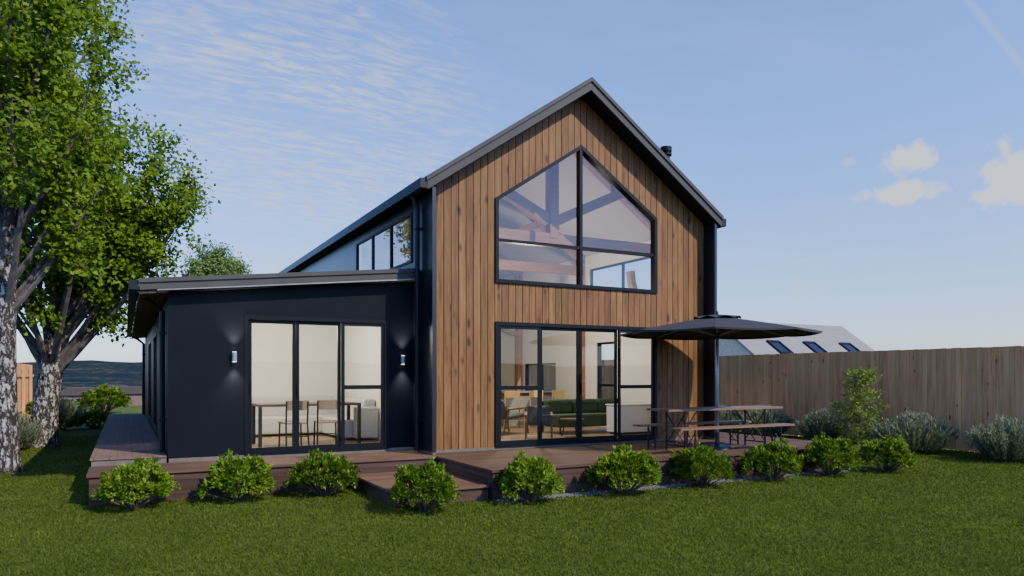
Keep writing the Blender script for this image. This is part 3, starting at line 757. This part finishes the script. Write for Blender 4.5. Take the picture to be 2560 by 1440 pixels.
# ---------------------------------------------------------------- neighbour house
Nh = thing('neighbour_house', 'grey roofed neighbouring house with three roof windows showing above the fence', 'house', (38,34,-2))
M['nroof'] = boards('grey_roof_sheet', 1, .35, 0, [(.3,(.25,.228,.215)),(.7,(.31,.288,.272))], var=.06, grain=5, bump=.1, spec=.1)
zr, ye, xl, xr = 5.2, 4.2, 32.4, 44.1
def nz_(y): return zr-abs(34-y)*.70
wl = MB()
pl = [(34-ye+.3,-3),(34+ye-.3,-3),(34+ye-.3,nz_(34+ye-.3)-.2),(34,zr-.2),(34-ye+.3,nz_(34-ye+.3)-.2)]
wl.v += [(xl+.3,y,z) for y,z in pl] + [(xr-.3,y,z) for y,z in pl]
wl.f += [(0,1,2,3,4),(9,8,7,6,5)] + [(i,(i+1)%5,5+(i+1)%5,5+i) for i in range(5)]
M['nwall'] = simple('beige_render', (.78,.62,.46), rough=.8)
wl.build('wall', M['nwall'], Nh)
rm = MB()
for s in (-1,1):
    p = [(34,zr),(34+s*ye,zr-ye*.7),(34+s*ye,zr-ye*.7-.18),(34,zr-.18)]
    b = len(rm.v); rm.v += [(xl,y,z) for y,z in p]+[(xr,y,z) for y,z in p]
    rm.f += [tuple(b+i for i in q) for q in ((0,1,2,3),(7,6,5,4),(0,4,5,1),(1,5,6,2),(2,6,7,3),(3,7,4,0))]
nr = rm.build('roof', M['nroof'], Nh)
M['rpane'] = simple('roof_pane',(.02,.022,.026),rough=.3,spec=.3)
for x in (35.2,38.4,41.8):
    yc = 31.45; hw, hy = .55, .58
    s = MB()
    pt = lambda xx, yy, up: (xx, yy, nz_(yy)+up)
    for (xa,xb,ya,yb) in ((x-hw,x-hw+.13,yc-hy,yc+hy),(x+hw-.13,x+hw,yc-hy,yc+hy),(x-hw+.13,x+hw-.13,yc-hy,yc-hy+.13),(x-hw+.13,x+hw-.13,yc+hy-.13,yc+hy)):
        b = len(s.v)
        s.v += [pt(xa,ya,.0),pt(xb,ya,.0),pt(xb,yb,.0),pt(xa,yb,.0),pt(xa,ya,.12),pt(xb,ya,.12),pt(xb,yb,.12),pt(xa,yb,.12)]
        s.f += [tuple(b+i for i in q) for q in ((0,3,2,1),(4,5,6,7),(0,1,5,4),(1,2,6,5),(2,3,7,6),(3,0,4,7))]
    so_ = s.build('roof_window', M['black'], Nh)
    MB().poly([pt(x-hw+.1,yc-hy+.1,.06),pt(x+hw-.1,yc-hy+.1,.06),pt(x+hw-.1,yc+hy-.1,.06),pt(x-hw+.1,yc+hy-.1,.06)]).build('pane', M['rpane'], so_)
# far houses on the slope at left
M['brownwall'] = simple('far_wall', (.20,.135,.10), rough=.9); M['farroof'] = simple('far_roof', (.08,.055,.05), rough=.9)
for (x,y,wd,lab) in ((-5.2,112,5,'far small brown house between the second birch trunk and the shrubs'),(1.0,118,7,'far brown house right beside the lean-to wall at the left'),(-1.8,140,6,'far brown house standing a little beyond the other two')):
    zb = -3.2
    h = thing('distant_house', lab, 'house', (x,y,zb))
    MB().box(x-wd/2,x+wd/2,y-2,y+2,zb,zb+2.4).build('wall', M['brownwall'], h)
    MB().prism([(x-wd/2-.3,zb+2.4),(x+wd/2+.3,zb+2.4),(x+wd/2-1,zb+3.4),(x-wd/2+1,zb+3.4)], y-2.3,y+2.3).build('roof', M['farroof'], h)
    for k in (-1,1): MB().box(x+k*wd/4-.5,x+k*wd/4+.5,y-2.05,y-2.005,zb+.8,zb+1.9).build('window', M['black'], h)

# ---------------------------------------------------------------- trees
def bez(p0, p1, p2, n):
    q = np.linspace(0,1,n)[:,None]
    return (1-q)**2*p0 + 2*q*(1-q)*p1 + q*q*p2
def tree(name, label, loc, trunk, trad, env, nlimb, nsub, nleaf, lsize, leafm, barkm, zfork, extra=(), spread=.12, sublen=(.45,1.15), rise=1.5, ulo=.34):
    t = thing(name, label, 'tree', loc, 0, None, local=True)
    tm = MB(); tm.tube(trunk, trad, 14)
    tz = [p[2] for p in trunk]; tx = [p[0] for p in trunk]; ty = [p[1] for p in trunk]
    zs = [e[0] for e in env]; rs = [e[1] for e in env]
    zz = np.linspace(zs[0], zs[-1], 200); wgt = np.interp(zz, zs, rs)**1.3; wgt /= wgt.sum()
    br = MB(); Ps, As, Rs = [], [], []
    ends = []
    for i in range(nlimb):
        z = float(rng.choice(zz, p=wgt)); a = i*2.39996+rng.uniform(-.4,.4)
        r = np.interp(z, zs, rs)*(rng.uniform(.15,1)**.45)*.92
        ends.append((r*math.cos(a), r*math.sin(a), z, None))
    for e in extra: ends.append(e)
    for ex, ey, z, zst in ends:
        r = math.hypot(ex, ey)
        zb = zst if zst is not None else min(max(zfork, z - r*rise*rng.uniform(.7,1.2) - .4), tz[-1]-.6)
        b0 = np.array([np.interp(zb,tz,tx), np.interp(zb,tz,ty), zb]); rb = np.interp(zb,tz,trad)
        cz = min(z, tz[-1])
        tip = np.array([np.interp(cz,tz,tx)+ex, np.interp(cz,tz,ty)+ey, z])
        mid = b0 + (tip-b0)*np.array([.55,.55,.35]) + rng.normal(0,.12,3)
        C = bez(b0, mid, tip, 8); ln = np.linalg.norm(tip-b0)
        r0 = min(rb*.55, .016+.015*ln)
        br.tube([tuple(p) for p in C], list(np.linspace(r0, .009, 8)), 6)
        ns = max(3, int(nsub*(.5+.5*ln/2.5)*rng.uniform(.8,1.2)))
        for k in range(ns):
            u = rng.uniform(ulo,1.0)**.8; f = u*7; j = min(int(f),6); p0 = C[j]+(C[j+1]-C[j])*(f-j)
            tg = C[j+1]-C[j]; tg = tg/np.linalg.norm(tg)
            dr = tg*.7 + rdir(1)[0]*.9 + np.array([0,0,.12]); dr /= np.linalg.norm(dr)
            sl = rng.uniform(*sublen)*(.75+.35*(1-u)); p2 = p0 + dr*sl + np.array([0,0,-.1])
            S_ = bez(p0, p0+dr*sl*.5+np.array([0,0,.08]), p2, 4)
            br.tube([tuple(p) for p in S_], [.011,.008,.006,.003], 4)
            n = int(nleaf*sl*rng.uniform(.6,1.4)); q = rng.uniform(.12,1.06,n)
            base = p0 + (p2-p0)*q[:,None] + np.array([0,0,1])*(.32*q*(1-q)*.5)[:,None]
            Ps.append(base + rng.normal(0, spread, (n,3))*(.6+.6*q[:,None]))
            As.append(dr*.5 + rdir(n) + np.array([0,0,-.35]))
            Rs.append(np.clip(rng.beta(2,2,n)*.75+rng.uniform(0,.3),0,1))
    tm.build('trunk', barkm, t, smooth=True)
    br.build('branches', M['branch'], t)
    Pn = np.concatenate(Ps); An = np.concatenate(As); n = len(Pn)
    NR = rdir(n)*.75 + np.array([.4,-.7,.6])
    leaves('crown', Pn, An, NR, rng.uniform(.7,1.3,n)*lsize, rng.uniform(.6,.85,n)*lsize, np.concatenate(Rs), leafm, t)
    return t
cr = (.883,-.4695)
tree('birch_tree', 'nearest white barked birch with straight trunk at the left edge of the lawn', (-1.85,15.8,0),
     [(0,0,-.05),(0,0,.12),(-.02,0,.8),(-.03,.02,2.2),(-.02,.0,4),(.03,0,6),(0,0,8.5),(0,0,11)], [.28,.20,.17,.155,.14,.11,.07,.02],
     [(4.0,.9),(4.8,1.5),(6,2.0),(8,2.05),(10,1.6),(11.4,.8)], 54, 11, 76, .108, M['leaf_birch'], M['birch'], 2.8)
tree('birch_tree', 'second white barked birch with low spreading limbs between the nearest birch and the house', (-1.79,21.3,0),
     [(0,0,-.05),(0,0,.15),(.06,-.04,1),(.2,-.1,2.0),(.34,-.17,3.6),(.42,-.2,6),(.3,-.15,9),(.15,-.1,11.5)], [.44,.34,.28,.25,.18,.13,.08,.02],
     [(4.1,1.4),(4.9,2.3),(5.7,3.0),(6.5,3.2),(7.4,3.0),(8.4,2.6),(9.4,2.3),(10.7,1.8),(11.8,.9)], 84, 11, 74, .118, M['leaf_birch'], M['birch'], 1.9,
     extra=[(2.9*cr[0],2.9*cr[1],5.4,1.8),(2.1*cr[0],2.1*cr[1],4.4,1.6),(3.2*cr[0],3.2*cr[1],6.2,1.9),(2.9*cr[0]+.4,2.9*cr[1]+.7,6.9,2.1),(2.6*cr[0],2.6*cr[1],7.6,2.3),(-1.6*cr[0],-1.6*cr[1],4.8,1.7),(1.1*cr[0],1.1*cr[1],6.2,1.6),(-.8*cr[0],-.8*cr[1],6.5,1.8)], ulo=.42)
tree('round_tree', 'small distant round green tree rising behind the lean-to roof', (4.4,43,0),
     [(0,0,-.3),(0,0,2),(.1,0,5),(0,0,8.2)], [.25,.2,.15,.04],
     [(5.4,1.3),(6.2,1.9),(7.2,2.0),(8.0,1.7),(8.7,1.1)], 120, 10, 66, .14, M['leaf_far'], M['branch'], 3.5, spread=.15, sublen=(.3,.65), rise=1.0)

# ---------------------------------------------------------------- shrubs
def ball_shrub(label, loc, seed, group):
    t = thing('ball_shrub', label, 'shrub', loc, random.uniform(0,6), group, local=True)
    nc = 300; d = rdir(nc); d[:,2] = np.abs(d[:,2]) - .12
    rad = rng.uniform(.40,1.0,nc)**.5*rng.uniform(.92,1.10,nc)
    wob = 1+.10*np.sin(d[:,0]*5+seed)+.09*np.sin(d[:,1]*7+seed*2)
    C = d*rad[:,None]*np.array([.455,.455,.42])*wob[:,None] + np.array([0,0,.21])
    C[:,2] = np.maximum(C[:,2], .05)
    k = 20
    P = np.repeat(C, k, 0); n = len(P)
    out = np.repeat(d, k, 0)
    A = out*.75 + rdir(n)*.85 + np.array([0,0,.35])
    P = P + rng.normal(0,.016,(n,3))
    NR = rdir(n)*.6 + np.array([.3,-.5,.8])
    rnd = np.clip(np.repeat(rng.uniform(.12,.88,nc),k) + rng.normal(0,.15,n), 0, 1)
    leaves('foliage', P, A, NR, rng.uniform(.038,.074,n), rng.uniform(.020,.034,n), rnd, M['leaf_shrub'], t)
    sm = MB()
    for c in C[::6]:
        sm.tube([(c[0]*.12,c[1]*.12,-.01),(c[0]*.55,c[1]*.55,c[2]*.5),(c[0]*.9,c[1]*.9,c[2]*.9)], [.012,.007,.003], 5)
    sm.build('stems', M['twig'], t)
    return t
GR = 'round green shrubs along the deck edge'
pos = [(.12,10.72),(1.40,10.68),(2.55,10.62),(3.40,8.80),(4.93,8.74),(6.48,8.70),(7.98,8.70),(9.55,8.70),(10.9,8.62),(12.2,8.45)]
labs = ['round green shrub at the left front corner of the deck, leftmost of the row',
 'round green shrub below the left wall lamp, second from the left in the row',
 'round green shrub just left of the deck step, below the lean-to door',
 'round green shrub standing in front of the deck step',
 'round green shrub just right of the step, below the gable doors\' left edge',
 'round green shrub below the middle of the gable doors, sixth from the left',
 'round green shrub in front of the left end of the picnic benches',
 'round green shrub in front of the right end of the picnic benches',
 'round green shrub at the right end of the deck, second from the right',
 'round green shrub beyond the right end of the deck, rightmost of the row']
protos = [ball_shrub(labs[i], (*pos[i],0), i*1.7, GR) for i in range(4)]
for i in range(4,10):
    dup(protos[(i*3+1)%4], (*pos[i],0), i*1.3, labs[i], random.uniform(.98,1.08), GR)
def grey_shrub(label, loc, group, nst=290, h=.75, r=.55, mat=None):
    t = thing('grey_shrub', label, 'shrub', loc, 0, group, local=True)
    P, A = [], []
    for i in range(nst):
        a = rng.uniform(0,6.283); u = rng.uniform(0,1)**.6
        tip = np.array([r*u*math.cos(a), r*u*math.sin(a), h*(1-.42*u*u)*rng.uniform(.68,1.08)])
        b0 = np.array([tip[0]*.45, tip[1]*.45, 0]); m = 28
        q = rng.uniform(.06,1,m)**.8
        P.append(b0+(tip-b0)*q[:,None]); A.append((tip-b0)/np.linalg.norm(tip-b0)+rdir(m)*.42+np.array([0,0,.1]))
    P = np.concatenate(P); A = np.concatenate(A); n = len(P)
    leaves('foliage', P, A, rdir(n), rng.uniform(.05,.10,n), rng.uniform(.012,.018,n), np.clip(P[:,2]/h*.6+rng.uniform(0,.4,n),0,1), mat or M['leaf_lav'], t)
    sm = MB()
    for i in range(14):
        a = i*.449; sm.tube([(.03*math.cos(a),.03*math.sin(a),0),(r*.5*math.cos(a),r*.5*math.sin(a),h*.6)], [.01,.004], 4)
    sm.build('stems', M['twig'], t)
    return t
GG = 'grey green shrubs along the fence'
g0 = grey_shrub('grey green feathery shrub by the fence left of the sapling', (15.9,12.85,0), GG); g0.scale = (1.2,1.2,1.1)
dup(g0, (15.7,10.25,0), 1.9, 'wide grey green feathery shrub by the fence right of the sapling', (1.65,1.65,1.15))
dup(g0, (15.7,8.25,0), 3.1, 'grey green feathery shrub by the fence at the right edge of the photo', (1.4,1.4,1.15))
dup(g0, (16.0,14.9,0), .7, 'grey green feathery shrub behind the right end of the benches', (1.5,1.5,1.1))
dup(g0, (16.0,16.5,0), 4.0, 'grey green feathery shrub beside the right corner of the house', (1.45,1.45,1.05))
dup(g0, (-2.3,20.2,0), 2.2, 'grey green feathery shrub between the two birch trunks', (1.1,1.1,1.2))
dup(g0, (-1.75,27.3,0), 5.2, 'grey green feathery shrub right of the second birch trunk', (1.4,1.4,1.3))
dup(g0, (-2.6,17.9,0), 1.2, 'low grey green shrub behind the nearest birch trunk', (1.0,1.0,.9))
GB = 'green shrubs beyond the brick path'
dup(protos[1], (-.85,27.6,0), .5, 'low bright green shrub at the far end of the brick path', (1.5,1.5,.95), GB)
dup(protos[2], (-.9,38.5,0), 2.5, 'distant rounded green shrub near the far end of the lawn', (2.2,2.2,2.0), GB)
dup(protos[3], (-2.6,34.0,0), 1.1, 'distant low green shrub beside the far end of the left fence', (2.0,2.0,1.3), GB)
# sapling
sp_ = thing('sapling', 'slender light green sapling by the fence between two grey green shrubs', 'tree', (15.7,11.6,0), 0, None, local=True)
P, A = [], []; sm = MB()
sm.tube([(0,0,0),(.03,0,.9),(0,.03,2.0)], [.02,.014,.005], 6)
for i in range(100):
    z = rng.uniform(.15,2.05); a = rng.uniform(0,6.283); ln = .70*(1-abs(z-.9)/2.4)*rng.uniform(.6,1.1)
    b0 = np.array([.02,.01,z*.9]); tip = b0 + np.array([ln*math.cos(a), ln*math.sin(a), ln*.35])
    sm.tube([tuple(b0),tuple((b0+tip)/2+np.array([0,0,.04])),tuple(tip)], [.006,.004,.002], 4)
    m = 34; q = rng.uniform(.2,1.05,m); P.append(b0+(tip-b0)*q[:,None]+rng.normal(0,.02,(m,3))); A.append(rdir(m)*.7+(tip-b0)/ln*.5+np.array([0,0,-.35]))
sm.build('trunk', M['twig'], sp_)
P = np.concatenate(P); A = np.concatenate(A); n = len(P)
leaves('crown', P, A, rdir(n)+np.array([0,0,.6]), rng.uniform(.07,.12,n), rng.uniform(.022,.034,n), rng.uniform(0,1,n), M['leaf_sap'], sp_)
